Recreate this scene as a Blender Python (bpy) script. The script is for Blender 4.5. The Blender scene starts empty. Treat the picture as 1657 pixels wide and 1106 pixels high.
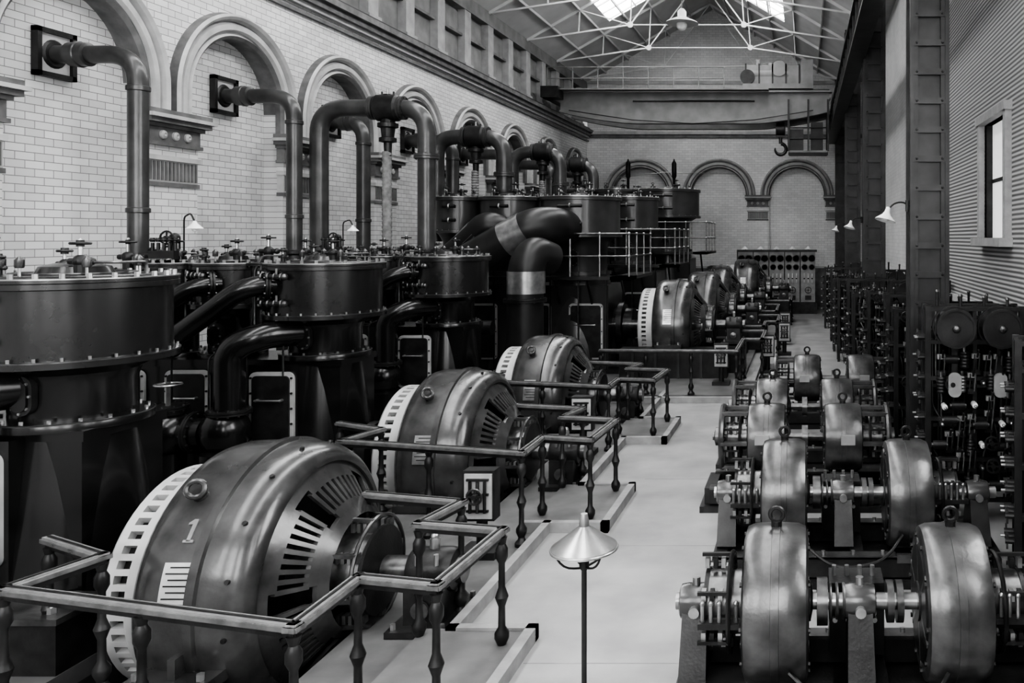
import bpy, bmesh, math, random
from mathutils import Vector, Matrix
pi=math.pi
random.seed(4)
sc=bpy.context.scene
# ---------------------------------------------------------------- materials
def new_mat(name):
    m=bpy.data.materials.new(name); m.use_nodes=True
    nt=m.node_tree; b=nt.nodes['Principled BSDF']
    return m,nt,b
def G(v): return (v,v,v,1)
def mat(name,lo,hi,rough=0.4,metal=0.0,scale=3.0,bump=0.0,coat=0.0,detail=6):
    m,nt,b=new_mat(name)
    tc=nt.nodes.new('ShaderNodeTexCoord')
    n=nt.nodes.new('ShaderNodeTexNoise'); n.inputs['Scale'].default_value=scale; n.inputs['Detail'].default_value=detail
    nt.links.new(tc.outputs['Object'],n.inputs['Vector'])
    r=nt.nodes.new('ShaderNodeValToRGB')
    r.color_ramp.elements[0].position=0.3; r.color_ramp.elements[1].position=0.72
    r.color_ramp.elements[0].color=G(lo); r.color_ramp.elements[1].color=G(hi)
    nt.links.new(n.outputs['Fac'],r.inputs['Fac']); nt.links.new(r.outputs['Color'],b.inputs['Base Color'])
    b.inputs['Roughness'].default_value=rough; b.inputs['Metallic'].default_value=metal
    if coat: 
        b.inputs['Coat Weight'].default_value=coat; b.inputs['Coat Roughness'].default_value=0.15
    if bump:
        bp=nt.nodes.new('ShaderNodeBump'); bp.inputs['Strength'].default_value=bump; bp.inputs['Distance'].default_value=0.01
        n2=nt.nodes.new('ShaderNodeTexNoise'); n2.inputs['Scale'].default_value=scale*8
        nt.links.new(tc.outputs['Object'],n2.inputs['Vector'])
        nt.links.new(n2.outputs['Fac'],bp.inputs['Height']); nt.links.new(bp.outputs['Normal'],b.inputs['Normal'])
    return m
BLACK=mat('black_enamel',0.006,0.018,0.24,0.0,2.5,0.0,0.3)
BLACKF=mat('hazed_black_enamel',0.035,0.06,0.3,0.1,2.5,0.0,0.3)  # black lightened to paint haze onto the distant machinery
TRUNK=mat('trunk_paint',0.025,0.045,0.38,0.3,2,0.0,0.0)
DARK=mat('dark_iron',0.012,0.04,0.38,0.2,5,0.15)
CYL=mat('cylinder_lagging',0.035,0.07,0.25,0.6,1.5,0,0.3)
CASE=mat('generator_paint',0.05,0.13,0.27,0.45,3.5,0.1,0.35)
CASE2=mat('converter_paint',0.05,0.17,0.3,0.6,4,0.15,0.2)
STEEL=mat('bright_steel',0.3,0.55,0.28,0.8,6)
DSTEEL=mat('oiled_steel',0.08,0.2,0.3,0.8,9)
LIGHT=mat('pale_painted_iron',0.42,0.58,0.45,0.1,4)
PIPE=mat('pipe_lagging_paint',0.045,0.1,0.34,0.3,2.5,0.05,0.25)
WRAP=mat('rope_lagging',0.14,0.3,0.7,0,10,0.4)
RAIL=mat('handrail_wood',0.1,0.2,0.25,0.2,8,0,0.6)
RAILT=mat('handrail_top_highlight',0.3,0.45,0.25,0.5,8)  # paler tone paints the highlight along the top of the handrail
FLOOR=mat('linoleum_floor',0.24,0.4,0.4,0,1.3,0.05)
SLAB=mat('foundation_slab',0.09,0.18,0.5,0,2,0.1)
CURB=mat('stone_curb',0.22,0.36,0.6,0,4,0.1)
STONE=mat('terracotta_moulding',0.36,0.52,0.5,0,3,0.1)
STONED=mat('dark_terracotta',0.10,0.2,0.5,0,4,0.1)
UPPER=mat('upper_wall_brick',0.17,0.27,0.8,0,2,0.3)
STRIP=mat('upper_pilaster',0.28,0.4,0.7,0,3,0.2)
CRANE=mat('crane_steel',0.17,0.25,0.5,0.1,2)
TRUSS=mat('truss_paint',0.55,0.65,0.5,0,2)
ROOF=mat('roof_boards',0.48,0.6,0.8,0,1,0.2)  # boards lightened, haze under the roof is put into the colour
COLM=mat('stanchion_paint',0.03,0.065,0.4,0.2,3)
WOOD=mat('window_wood',0.3,0.42,0.5,0,6,0.2)
SLATE=mat('slate_panel',0.22,0.34,0.4,0,4)
MARB=mat('marble_panel',0.35,0.5,0.35,0,7)
PORC=mat('white_enamel',0.78,0.86,0.25,0,5)
COPPER=mat('dull_copper',0.1,0.3,0.35,0.8,8)
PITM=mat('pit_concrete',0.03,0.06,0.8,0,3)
def glow(name,s,c=(1,1,1,1)):
    m,nt,b=new_mat(name)
    b.inputs['Base Color'].default_value=(.8,.8,.8,1)
    b.inputs['Emission Color'].default_value=c; b.inputs['Emission Strength'].default_value=s
    return m
SKYL=glow('skylight_glass',9.5)
PANE=glow('window_glass',0.45)
DAY=glow('added_window_glow',9.0)  # glowing panes for the added, unseen windows
def tile_mat(name,ax,lo,hi,mortar,bw=0.30,bh=0.115,rough=0.3,ms=0.006):
    m,nt,b=new_mat(name)
    tc=nt.nodes.new('ShaderNodeTexCoord'); sp=nt.nodes.new('ShaderNodeSeparateXYZ'); cb=nt.nodes.new('ShaderNodeCombineXYZ')
    nt.links.new(tc.outputs['Object'],sp.inputs[0])
    nt.links.new(sp.outputs[ax],cb.inputs[0]); nt.links.new(sp.outputs[2],cb.inputs[1])
    br=nt.nodes.new('ShaderNodeTexBrick'); br.inputs['Scale'].default_value=1.0
    br.inputs['Brick Width'].default_value=bw; br.inputs['Row Height'].default_value=bh; br.inputs['Mortar Size'].default_value=ms
    br.inputs['Color1'].default_value=G(lo); br.inputs['Color2'].default_value=G(hi); br.inputs['Mortar'].default_value=G(mortar)
    nt.links.new(cb.outputs[0],br.inputs['Vector'])
    n=nt.nodes.new('ShaderNodeTexNoise'); n.inputs['Scale'].default_value=0.6; n.inputs['Detail'].default_value=5
    nt.links.new(tc.outputs['Object'],n.inputs['Vector'])
    mr=nt.nodes.new('ShaderNodeMapRange'); mr.inputs[1].default_value=0.3; mr.inputs[2].default_value=0.7; mr.inputs[3].default_value=0.78; mr.inputs[4].default_value=1.0
    nt.links.new(n.outputs['Fac'],mr.inputs[0])
    mx=nt.nodes.new('ShaderNodeMix'); mx.data_type='RGBA'; mx.blend_type='MULTIPLY'; mx.inputs[0].default_value=1
    nt.links.new(br.outputs['Color'],mx.inputs[6]); nt.links.new(mr.outputs[0],mx.inputs[7])
    nt.links.new(mx.outputs[2],b.inputs['Base Color'])
    bp=nt.nodes.new('ShaderNodeBump'); bp.inputs['Strength'].default_value=0.4; bp.inputs['Distance'].default_value=0.006; bp.invert=True
    nt.links.new(br.outputs['Fac'],bp.inputs['Height']); nt.links.new(bp.outputs['Normal'],b.inputs['Normal'])
    b.inputs['Roughness'].default_value=rough
    return m
TILE_L=tile_mat('glazed_brick_side',1,0.66,0.8,0.26,ms=.006)
TILE_B=tile_mat('glazed_brick_end',0,0.7,0.8,0.5)  # brick brightened to paint in haze and make up for weak light
TILE_R=tile_mat('glazed_brick_right',1,0.75,0.85,0.6)
LOWR=tile_mat('lower_wall_brick',1,0.05,0.09,0.02)
def corr():
    m,nt,b=new_mat('corrugated_sheet')
    tc=nt.nodes.new('ShaderNodeTexCoord'); w=nt.nodes.new('ShaderNodeTexWave'); w.bands_direction='Z'; w.inputs['Scale'].default_value=4.6
    w.inputs['Distortion'].default_value=0.0
    nt.links.new(tc.outputs['Object'],w.inputs['Vector'])
    r=nt.nodes.new('ShaderNodeValToRGB'); r.color_ramp.elements[0].color=G(0.13); r.color_ramp.elements[1].color=G(0.5)
    nt.links.new(w.outputs['Fac'],r.inputs['Fac']); nt.links.new(r.outputs['Color'],b.inputs['Base Color'])
    bp=nt.nodes.new('ShaderNodeBump'); bp.inputs['Strength'].default_value=0.6; bp.inputs['Distance'].default_value=0.015
    nt.links.new(w.outputs['Fac'],bp.inputs['Height']); nt.links.new(bp.outputs['Normal'],b.inputs['Normal'])
    b.inputs['Roughness'].default_value=0.6
    return m
CORR=corr()
# ---------------------------------------------------------------- builder
def V(*a): return Vector(a)
def frame(ax):
    a=Vector(ax).normalized()
    if abs(a.x)>0.999: return a,V(0,1,0),V(0,0,1)
    if abs(a.z)>0.999: return a,V(1,0,0),V(0,1,0)
    if abs(a.y)>0.999: return a,V(1,0,0),V(0,0,1)
    u=a.cross(V(0,0,1)).normalized(); v=a.cross(u).normalized()
    return a,u,v
X_,Y_,Z_=(1,0,0),(0,1,0),(0,0,1)
class B:
    def __init__(s): s.v=[];s.f=[];s.m=[];s.mats=[]
    def mi(s,m):
        if m not in s.mats: s.mats.append(m)
        return s.mats.index(m)
    def add(s,vs,fs,m):
        o=len(s.v); i=s.mi(m)
        s.v+=[tuple(p) for p in vs]
        for f in fs: s.f.append(tuple(o+k for k in f)); s.m.append(i)
    def lathe(s,prof,o,ax,m,seg=32,a0=0.0,a1=2*pi,closed=False):
        a,u,v=frame(ax); o=Vector(o); n=len(prof)
        full=abs(a1-a0-2*pi)<1e-6
        k=seg if full else seg+1
        vs=[]
        for i in range(k):
            t=a0+(a1-a0)*i/seg; d=u*math.cos(t)+v*math.sin(t)
            for (r,h) in prof: vs.append(o+d*max(r,1e-4)+a*h)
        fs=[]
        for i in range(seg):
            j=(i+1)%k if full else i+1
            for q in range(n if closed else n-1):
                q2=(q+1)%n
                fs.append((i*n+q,i*n+q2,j*n+q2,j*n+q))
        if not closed and full:
            if prof[0][0]>1e-3: fs.append(tuple(i*n for i in range(k)))
            if prof[-1][0]>1e-3: fs.append(tuple(i*n+n-1 for i in range(k)))
        if closed and not full:
            fs.append(tuple(range(n))); fs.append(tuple((k-1)*n+q for q in range(n)))
        s.add(vs,fs,m)
    def cyl(s,o,ax,r,h,m,seg=20,r2=None):
        s.lathe([(r,0),(r if r2 is None else r2,h)],o,ax,m,seg)
    def ring(s,o,ax,R,r,m,seg=32,ps=8):
        s.lathe([(R+r*math.cos(2*pi*i/ps),r*math.sin(2*pi*i/ps)) for i in range(ps)],o,ax,m,seg,closed=True)
    def sphere(s,o,r,m,seg=16,ax=Z_,sq=1.0):
        s.lathe([(r*math.sin(pi*i/10),-r*sq*math.cos(pi*i/10)) for i in range(11)],o,ax,m,seg)
    def box(s,x0,x1,y0,y1,z0,z1,m):
        vs=[(x,y,z) for x in (x0,x1) for y in (y0,y1) for z in (z0,z1)]
        s.add(vs,[(0,1,3,2),(4,6,7,5),(0,4,5,1),(2,3,7,6),(0,2,6,4),(1,5,7,3)],m)
    def beam(s,p0,p1,w,h,m,ext=0.0):
        p0=Vector(p0);p1=Vector(p1);d=(p1-p0).normalized(); p0=p0-d*ext;p1=p1+d*ext
        up=V(0,0,1) if abs(d.z)<0.95 else V(0,1,0)
        sd=d.cross(up).normalized(); u2=sd.cross(d).normalized()
        vs=[]
        for p in (p0,p1):
            for a,b in ((-1,-1),(1,-1),(1,1),(-1,1)): vs.append(p+sd*(a*w/2)+u2*(b*h/2))
        s.add(vs,[(0,1,2,3),(4,5,6,7),(0,1,5,4),(1,2,6,5),(2,3,7,6),(3,0,4,7)],m)
    def tube(s,path,r,m,seg=12,cap=True):
        P=[Vector(p) for p in path]; n=len(P)
        R=r if isinstance(r,(list,tuple)) else [r]*n
        T=[]
        for i in range(n):
            t=(P[min(i+1,n-1)]-P[max(i-1,0)]); T.append(t.normalized())
        _,u,_v=frame(T[0]); vs=[]
        for i in range(n):
            u=(u-T[i]*u.dot(T[i])).normalized(); w=T[i].cross(u)
            for k in range(seg):
                a=2*pi*k/seg; vs.append(P[i]+(u*math.cos(a)+w*math.sin(a))*R[i])
        fs=[]
        for i in range(n-1):
            for k in range(seg):
                k2=(k+1)%seg; fs.append((i*seg+k,i*seg+k2,(i+1)*seg+k2,(i+1)*seg+k))
        if cap: fs.append(tuple(range(seg))); fs.append(tuple((n-1)*seg+k for k in range(seg)))
        s.add(vs,fs,m)
    def rprism(s,c,u,v,n,w,h,d,rad,m,q=5):
        c=Vector(c);u=Vector(u);v=Vector(v);n=Vector(n); pts=[]
        for cx,cy,a in ((w/2-rad,h/2-rad,0),(-w/2+rad,h/2-rad,pi/2),(-w/2+rad,-h/2+rad,pi),(w/2-rad,-h/2+rad,1.5*pi)):
            for i in range(q+1):
                t=a+pi/2*i/q; pts.append((cx+rad*math.cos(t),cy+rad*math.sin(t)))
        k=len(pts); vs=[c+u*x+v*y for x,y in pts]+[c+u*x+v*y+n*d for x,y in pts]
        fs=[tuple(range(k)),tuple(range(k,2*k))]+[(i,(i+1)%k,k+(i+1)%k,k+i) for i in range(k)]
        s.add(vs,fs,m)
    def mesh(s,name,ang=35):
        me=bpy.data.meshes.new(name); me.from_pydata(s.v,[],s.f)
        for m in s.mats: me.materials.append(m)
        for p,i in zip(me.polygons,s.m): p.material_index=i; p.use_smooth=True
        bm=bmesh.new(); bm.from_mesh(me); bmesh.ops.recalc_face_normals(bm,faces=bm.faces); bm.to_mesh(me); bm.free()
        me.set_sharp_from_angle(angle=math.radians(ang))
        return me
    def obj(s,name,loc=(0,0,0),ang=35):
        return place(s.mesh(name,ang),name,loc)
def place(me,name,loc,rot=0,scale=1):
    o=bpy.data.objects.new(name,me); sc.collection.objects.link(o); o.location=loc; o.rotation_euler[2]=rot
    o.scale=(scale,)*3
    return o
def fillet(pts,rad,n=7):
    P=[Vector(p) for p in pts]; out=[P[0]]
    for i in range(1,len(P)-1):
        a=(P[i-1]-P[i]);b=(P[i+1]-P[i]); ra=min(rad,a.length*0.49 if i>1 else a.length*.95,b.length*0.49 if i<len(P)-2 else b.length*.95)
        A=P[i]+a.normalized()*ra; C=P[i]+b.normalized()*ra
        for k in range(n+1):
            t=k/n; out.append((1-t)**2*A+2*(1-t)*t*P[i]+t*t*C)
    out.append(P[-1]); return out
def flange(b,o,ax,r,m,th=0.05,bolts=10,ex=0.07):
    a,u,v=frame(ax); o=Vector(o)
    b.lathe([(r*0.9,-th),(r+ex,-th),(r+ex,-0.006),(r+ex-0.01,0),(r+ex,0.006),(r+ex,th),(r*0.9,th)],o,ax,m,24)
    for i in range(bolts):
        t=2*pi*i/bolts; p=o+(u*math.cos(t)+v*math.sin(t))*(r+ex*0.55)
        b.cyl(p-a*(th+0.02),ax,0.014,2*th+0.04,DSTEEL,6)
def handwheel(b,o,ax,R,m):
    a,u,v=frame(ax); o=Vector(o)
    b.ring(o,ax,R,0.014,m,20,6)
    for i in range(4):
        t=pi/2*i; b.beam(o,o+(u*math.cos(t)+v*math.sin(t))*R,0.016,0.016,m)
    b.cyl(o-a*0.03,ax,0.03,0.06,m,8)
# ---------------------------------------------------------------- room
WX=-10.7; YB=41.0; ZT=8.7; RX=3.0
def arch_wall(name,o,u,n,centers,u0,u1,zt,tile,a,ZS):
    b=B(); o=Vector(o);u=Vector(u);n=Vector(n); dep=0.3; sn=20
    def P(x,z,d=0): return o+u*x+V(0,0,z)+n*d
    edges=[u0]
    for c in centers: edges+= [c-a,c+a]
    edges.append(u1)
    for i in range(0,len(edges),2):
        if edges[i+1]>edges[i]: b.add([P(edges[i],0),P(edges[i+1],0),P(edges[i+1],zt),P(edges[i],zt)],[(0,1,2,3)],tile)
    for c in centers:
        pts=[(c+a*math.cos(pi-pi*i/sn),ZS+a*math.sin(pi-pi*i/sn)) for i in range(sn+1)]
        for i in range(sn):
            x0,z0=pts[i];x1,z1=pts[i+1]
            b.add([P(x0,z0),P(x1,z1),P(x1,zt),P(x0,zt)],[(0,1,2,3)],tile)
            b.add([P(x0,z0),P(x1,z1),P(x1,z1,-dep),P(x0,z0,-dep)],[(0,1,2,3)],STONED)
        for x in (c-a,c+a): b.add([P(x,0),P(x,ZS),P(x,ZS,-dep),P(x,0,-dep)],[(0,1,2,3)],tile)
        b.add([P(c-a,0,-dep),P(c+a,0,-dep),P(c+a,ZS+a,-dep),P(c-a,ZS+a,-dep)],[(0,1,2,3)],tile)
    return b.obj(name)
def tile_for(n): return TILE_L if abs(n.x)>0.5 else TILE_B
def arch_trim(name,o,u,n,centers,piers,a,ZS,h):
    b=B(); o=Vector(o);u=Vector(u);n=Vector(n)
    def P(x,z,d=0): return o+u*x+V(0,0,z)+n*d
    def bx(x0,x1,z0,z1,d,m,d0=0.0):
        vs=[P(x,z,dd) for x in (x0,x1) for dd in (d0,d) for z in (z0,z1)]
        b.add(vs,[(0,1,3,2),(4,6,7,5),(0,4,5,1),(2,3,7,6),(0,2,6,4),(1,5,7,3)],m)
    for c in centers:
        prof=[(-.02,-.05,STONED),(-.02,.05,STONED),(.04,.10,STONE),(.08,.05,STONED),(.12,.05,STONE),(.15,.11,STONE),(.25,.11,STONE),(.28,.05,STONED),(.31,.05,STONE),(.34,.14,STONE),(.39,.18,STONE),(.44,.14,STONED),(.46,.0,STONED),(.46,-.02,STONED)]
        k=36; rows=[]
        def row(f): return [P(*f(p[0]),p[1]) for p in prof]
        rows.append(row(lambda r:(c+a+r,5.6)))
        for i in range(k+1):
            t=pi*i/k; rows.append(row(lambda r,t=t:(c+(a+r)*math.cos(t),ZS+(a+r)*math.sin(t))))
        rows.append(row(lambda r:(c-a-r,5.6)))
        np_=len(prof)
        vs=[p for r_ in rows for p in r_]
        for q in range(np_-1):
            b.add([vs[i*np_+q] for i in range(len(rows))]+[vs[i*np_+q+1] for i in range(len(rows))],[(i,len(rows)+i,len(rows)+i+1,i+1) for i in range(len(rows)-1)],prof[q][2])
    for c in piers:
        bx(c-h,c+h,0,4.35,.12,tile_for(n))
        bx(c-h-.02,c+h+.02,4.35,4.42,.15,STONED)
        bx(c-h,c+h,4.42,4.78,.13,STONE)
        for i in range(13):
            x=c-h+.06+i*(2*h-.12)/12; bx(x-.02,x+.02,4.45,4.76,.15,STONED,.12)
        bx(c-h-.03,c+h+.03,4.78,4.86,.17,STONE)
        bx(c-h,c+h,4.86,5.02,.13,tile_for(n))
        bx(c-h-.05,c+h+.05,5.02,5.08,.19,STONED)
        bx(c-h-.02,c+h+.02,5.08,5.32,.16,STONED)
        for i in (-1,0,1):
            b.lathe([(0,.0),(.03,.05),(.07,.03),(.075,0)],P(c+i*.27,5.2,.16),n,STONE,12)
        bx(c-h-.06,c+h+.06,5.32,5.38,.22,STONED)
        bx(c-h-.12,c+h+.12,5.38,5.46,.3,STONED)
        bx(c-h-.17,c+h+.17,5.46,5.52,.36,STONE)
        bx(c-h-.13,c+h+.13,5.52,5.60,.3,STONED)
    return b.obj(name)
lc=[1.4,5.0,8.6,12.15,15.64,19.15,22.8,26.6,30.5,34.5,38.6]
piers=[(p+q)/2 for p,q in zip(lc[:-1],lc[1:])]
arch_wall('wall_left',(WX,0,0),(0,1,0),(1,0,0),lc,-3.0,YB,ZT,TILE_L,1.24,6.0)
arch_trim('trim_1',(WX,0,0),(0,1,0),(1,0,0),lc,piers,1.24,6.0,.56)
bc=[-8.06,-4.19,-0.32]; 
arch_wall('wall_back',(0,YB,0),(1,0,0),(0,-1,0),bc,WX,RX,14.9,TILE_B,1.36,5.6)
arch_trim('trim_2',(0,YB,0),(1,0,0),(0,-1,0),bc,[-10.0,-6.12,-2.25,1.62],1.36,5.6,.5)
b=B(); b.box(WX-0.45,WX-0.25,-3,YB,ZT,11.3,UPPER)
y=1.25
while y<YB:
    b.box(WX-0.25,WX-0.02,y-0.24,y+0.24,8.8,11.2,STRIP); b.box(WX-0.25,WX+.04,y-0.30,y+0.30,8.8,9.05,STRIP); y+=1.94
b.box(WX-0.25,WX+0.0,-3,YB,10.75,11.2,UPPER)
b.box(WX-0.25,WX-0.1,-3,YB,9.9,9.98,STONED)
b.obj('wall_left_upper')
b=B()
b.box(WX-0.3,WX+0.08,-3,YB,8.25,8.32,STONED); b.box(WX-0.3,WX+0.12,-3,YB,8.42,8.52,STONE); b.box(WX-0.3,WX+0.22,-3,YB,8.52,8.66,STONED); b.box(WX-.3,WX+0.32,-3,YB,8.66,8.80,STONED)
b.box(WX+.06,WX+.14,-3,YB,8.80,8.92,DARK)
b.obj('trim_3')
b=B(); b.box(WX,RX,YB-.12,YB,8.45,8.6,STONED); b.box(WX,RX,YB-.2,YB,8.6,8.75,STONE)
b.box(WX,RX,YB-.08,YB,11.1,11.25,STONE); b.obj('trim_4')
b=B(); b.box(WX,RX,YB-.05,YB,0,2.0,STONED); b.box(WX,RX,YB-.08,YB,2.0,2.1,STONE); b.obj('baseboard_back')
b=B()
w0,w1,z0,z1=12.05,13.7,3.5,5.35
wins=[(0.2,3.4,3.4,8.6),(5.2,8.4,3.4,8.6),(w0,w1,z0,z1)]
b.box(RX,RX+.3,-3,YB,0,2.3,LOWR)
e=-3
for (ya,yb,za,zb) in wins:
    b.box(RX,RX+.3,e,ya,2.3,14,CORR); b.box(RX,RX+.3,ya,yb,2.3,za,CORR); b.box(RX,RX+.3,ya,yb,zb,14,CORR); e=yb
b.box(RX,RX+.3,e,19.5,2.3,14,CORR); b.box(RX,RX+.3,19.5,YB,2.3,14,TILE_R)
b.obj('wall_right')
b=B(); b.box(RX-.18,RX,-3,YB,2.2,2.32,CURB); b.box(RX-.1,RX,-3,YB,2.32,2.4,STONE); b.obj('trim_5')
b=B()
f=.13
b.box(RX-.1,RX+.3,w0-f,w0,z0-f,z1+f,WOOD); b.box(RX-.1,RX+.3,w1,w1+f,z0-f,z1+f,WOOD)
b.box(RX-.13,RX+.3,w0-f-.04,w1+f+.04,z1,z1+f,WOOD); b.box(RX-.2,RX+.3,w0-f-.06,w1+f+.06,z0-f,z0,WOOD)
b.box(RX+.1,RX+.15,w0,w1,(z0+z1)/2-.03,(z0+z1)/2+.03,DARK)
b.box(RX+.1,RX+.15,(w0+w1)/2-.025,(w0+w1)/2+.025,z0,z1,DARK)
b.box(RX+.12,RX+.14,w0,w1,z0,z1,PANE)
for yy in (w0,w1-.05): b.box(RX+.02,RX+.12,yy,yy+.05,z0,z1,DARK)
b.obj('window_1')
for i,(ya,yb,za,zb) in enumerate(wins[:2]):  # unseen windows, added to light the left wall and give sheen
    b=B(); b.box(RX+.16,RX+.18,ya,yb,za,zb,DAY)
    for k in range(4): yy=ya+(yb-ya)*k/3; b.box(RX+.02,RX+.14,yy-.05,yy+.05,za,zb,WOOD)
    for k in range(6): zz=za+(zb-za)*k/5; b.box(RX+.04,RX+.12,ya,yb,zz-.03,zz+.03,WOOD)
    b.obj('window_%d'%(i+2))
b=B(); ft=[(-8.8,-6.6),(-5.2,-3.0),(-1.4,.8)]
e=WX-.4
for xa,xb in ft:
    b.box(e,xa,-3.3,-3,0,14.9,TILE_B); b.box(xa,xb,-3.3,-3,0,3,TILE_B); b.box(xa,xb,-3.3,-3,8.5,14.9,TILE_B); e=xb
b.box(e,RX+.3,-3.3,-3,0,14.9,TILE_B); b.obj('wall_front')
for i,(xa,xb) in enumerate(ft):  # unseen windows behind the camera, added for streak highlights on the machines
    b=B(); b.box(xa,xb,-3.2,-3.18,3,8.5,DAY)
    for k in range(2): xx=xa+(xb-xa)*k; b.box(xx-.04,xx+.04,-3.16,-3.04,3,8.5,WOOD)
    for k in range(4): zz=3+5.5*k/3; b.box(xa,xb,-3.14,-3.06,zz-.03,zz+.03,WOOD)
    b.obj('window_%d'%(i+4))
RGX=-4.5; EZ=11.2; RZ=14.8
def rz(x):
    return EZ+(RZ-EZ)*(x-WX)/(RGX-WX) if x<RGX else EZ+(RZ-EZ)*(1.6-x)/(1.6-RGX)
b=B(); Y0=-3
def slope(bb,xa,xb,ya,yb,m,off=0):
    bb.add([(xa,ya,rz(xa)+off),(xb,ya,rz(xb)+off),(xb,yb,rz(xb)+off),(xa,yb,rz(xa)+off),(xa,ya,rz(xa)+off+.12),(xb,ya,rz(xb)+off+.12),(xb,yb,rz(xb)+off+.12),(xa,yb,rz(xa)+off+.12)],
      [(0,1,2,3),(4,5,6,7),(0,1,5,4),(1,2,6,5),(2,3,7,6),(3,0,4,7)],m)
for (xa,xb) in ((WX-.5,-8.2),(-6.5,RGX),(RGX,-2.5),(-.8,1.6)): slope(b,xa,xb,Y0,YB,ROOF)
for (xa,xb) in ((-8.2,-6.5),(-2.5,-.8)):
    slope(b,xa,xb,35,YB,ROOF); slope(b,xa,xb,Y0,35,SKYL,0.03)
    yy=Y0
    while yy<35.1:
        b.beam((xa,yy,rz(xa)),(xb,yy,rz(xb)),.07,.08,TRUSS); yy+=.967
    for q in (.33,.66): x=xa+(xb-xa)*q; b.beam((x,Y0,rz(x)),(x,35,rz(x)),.05,.06,TRUSS)
b.box(1.6,RX+.3,Y0,YB,EZ,EZ+.1,ROOF)
b.obj('ceiling')
b=B()
ty=[]
yy=YB-1.2
while yy>2: ty.append(yy); yy-=3.87
for y in ty:
    L=V(WX,y,EZ-.05);R=V(1.6,y,EZ-.05);T=V(RGX,y,RZ-.08)
    b.beam(L,T,.08,.1,TRUSS); b.beam(R,T,.08,.1,TRUSS)
    A=V(RGX-2.2,y,EZ+.55);C=V(RGX+2.2,y,EZ+.55)
    b.beam(L,A,.05,.06,TRUSS);b.beam(R,C,.05,.06,TRUSS);b.beam(A,C,.045,.045,TRUSS)
    b.beam(A,T,.045,.05,TRUSS);b.beam(C,T,.045,.05,TRUSS)
    for t in (.33,.66):
        p=L.lerp(T,t); q=R.lerp(T,t)
        b.beam(p,A if t>.5 else L.lerp(A,.5),.04,.04,TRUSS); b.beam(q,C if t>.5 else R.lerp(C,.5),.04,.04,TRUSS)
    b.beam(L.lerp(T,.33),A,.04,.04,TRUSS); b.beam(R.lerp(T,.33),C,.04,.04,TRUSS)
    for p in (A,C): b.cyl(p-V(0,.04,0),Y_,.12,.08,TRUSS,10)
for t in (.15,.33,.5,.66,.85):
    for E in (WX,1.6):
        x=E+(RGX-E)*t; b.beam((x,Y0,rz(x)-.06),(x,YB,rz(x)-.06),.06,.1,TRUSS)
b.obj('roof_truss')
# ---------------------------------------------------------------- floor with generator pits
SY=[7.6,11.8,16.0]; PX=(-5.95,-4.0); PH=1.22
b=B()
ys=[-3.0]
for y in SY: ys+=[y-PH,y+PH]
ys.append(YB)
for i in range(len(ys)-1):
    if i%2==0: b.box(WX-.4,-3.05,ys[i],ys[i+1],-.15,0,SLAB)
    else:
        b.box(WX-.4,PX[0],ys[i],ys[i+1],-.15,0,SLAB); b.box(PX[1],-3.05,ys[i],ys[i+1],-.15,0,SLAB)
        for (xa,xb,ya,yb) in ((PX[0]-.1,PX[0],ys[i],ys[i+1]),(PX[1],PX[1]+.1,ys[i],ys[i+1]),(PX[0],PX[1],ys[i]-.1,ys[i]),(PX[0],PX[1],ys[i+1],ys[i+1]+.1)):
            b.box(xa,xb,ya,yb,-1.0,-.15,PITM)
        b.box(PX[0],PX[1],ys[i],ys[i+1],-1.0,-.9,PITM)
b.box(-3.05,RX,-3,YB,-.15,0,FLOOR)
for y in [-1.0+2.6*i for i in range(16)]: b.box(-2.3,-.95 if y<17 else -.7,y,y+.01,0,.002,CURB)
b.obj('floor')
b=B()
for y in SY:
    b.box(-3.3,-2.4,y-1.95,y-.4,0,.1,SLAB)
    for (p,q) in (((-3.3,y-1.95),(-2.36,y-1.95)),((-2.36,y-1.95),(-2.36,y-.4)),((-2.36,y-.4),(-3.05,y-.4)),((-3.05,y-.4),(-3.05,y+2.25))):
        b.beam((p[0],p[1],.06),(q[0],q[1],.06),.09,.13,CURB,.045)
b.box(-5.2,-1.45,17.9,40,0,.1,SLAB)
b.beam((-6.5,17.55,.06),(-1.2,17.55,.06),.12,.13,CURB); b.beam((-1.2,17.5,.06),(-1.2,22.2,.06),.12,.13,CURB)
b.beam((-1.2,22.2,.06),(-.8,22.2,.06),.12,.13,CURB);b.beam((-.8,22.2,.06),(-.8,30,.06),.12,.13,CURB)
b.obj('plinth_curb')
# ---------------------------------------------------------------- railings
def post(b,x,y,z0,h,m=DARK):
    pr=[(.075,0),(.075,.04),(.045,.07),(.035,.1),(.06,.16),(.06,.2),(.03,.25),(.028,.42),(.045,.47),(.055,.5),(.045,.53),(.028,.58),(.026,h-.22),(.05,h-.17),(.05,h-.1),(.03,h-.06),(.045,h)]
    b.lathe(pr,(x,y,z0),Z_,m,12)
def railing(name,pts,z=1.05,base=0.0,extra=1.1):
    b=B()
    for i,(p,q) in enumerate(zip(pts[:-1],pts[1:])):
        P0=V(p[0],p[1],z);P1=V(q[0],q[1],z)
        b.beam(P0,P1,.095,.032,RAIL,.0475); b.beam(P0+V(0,0,.022),P1+V(0,0,.022),.07,.018,RAILT,.035)
        b.beam(P0+V(0,0,.034),P1+V(0,0,.034),.02,.008,DARK,.01)
        b.beam(P0-V(0,0,.04),P1-V(0,0,.04),.045,.04,DARK,.02)
        L=(P1-P0).length; n=max(1,round(L/extra))
        for k in range(n): 
            t=k/n; c=P0.lerp(P1,t); post(b,c.x,c.y,base,z-base-.05)
    post(b,pts[-1][0],pts[-1][1],base,z-base-.05)
    return b.obj(name)
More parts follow.
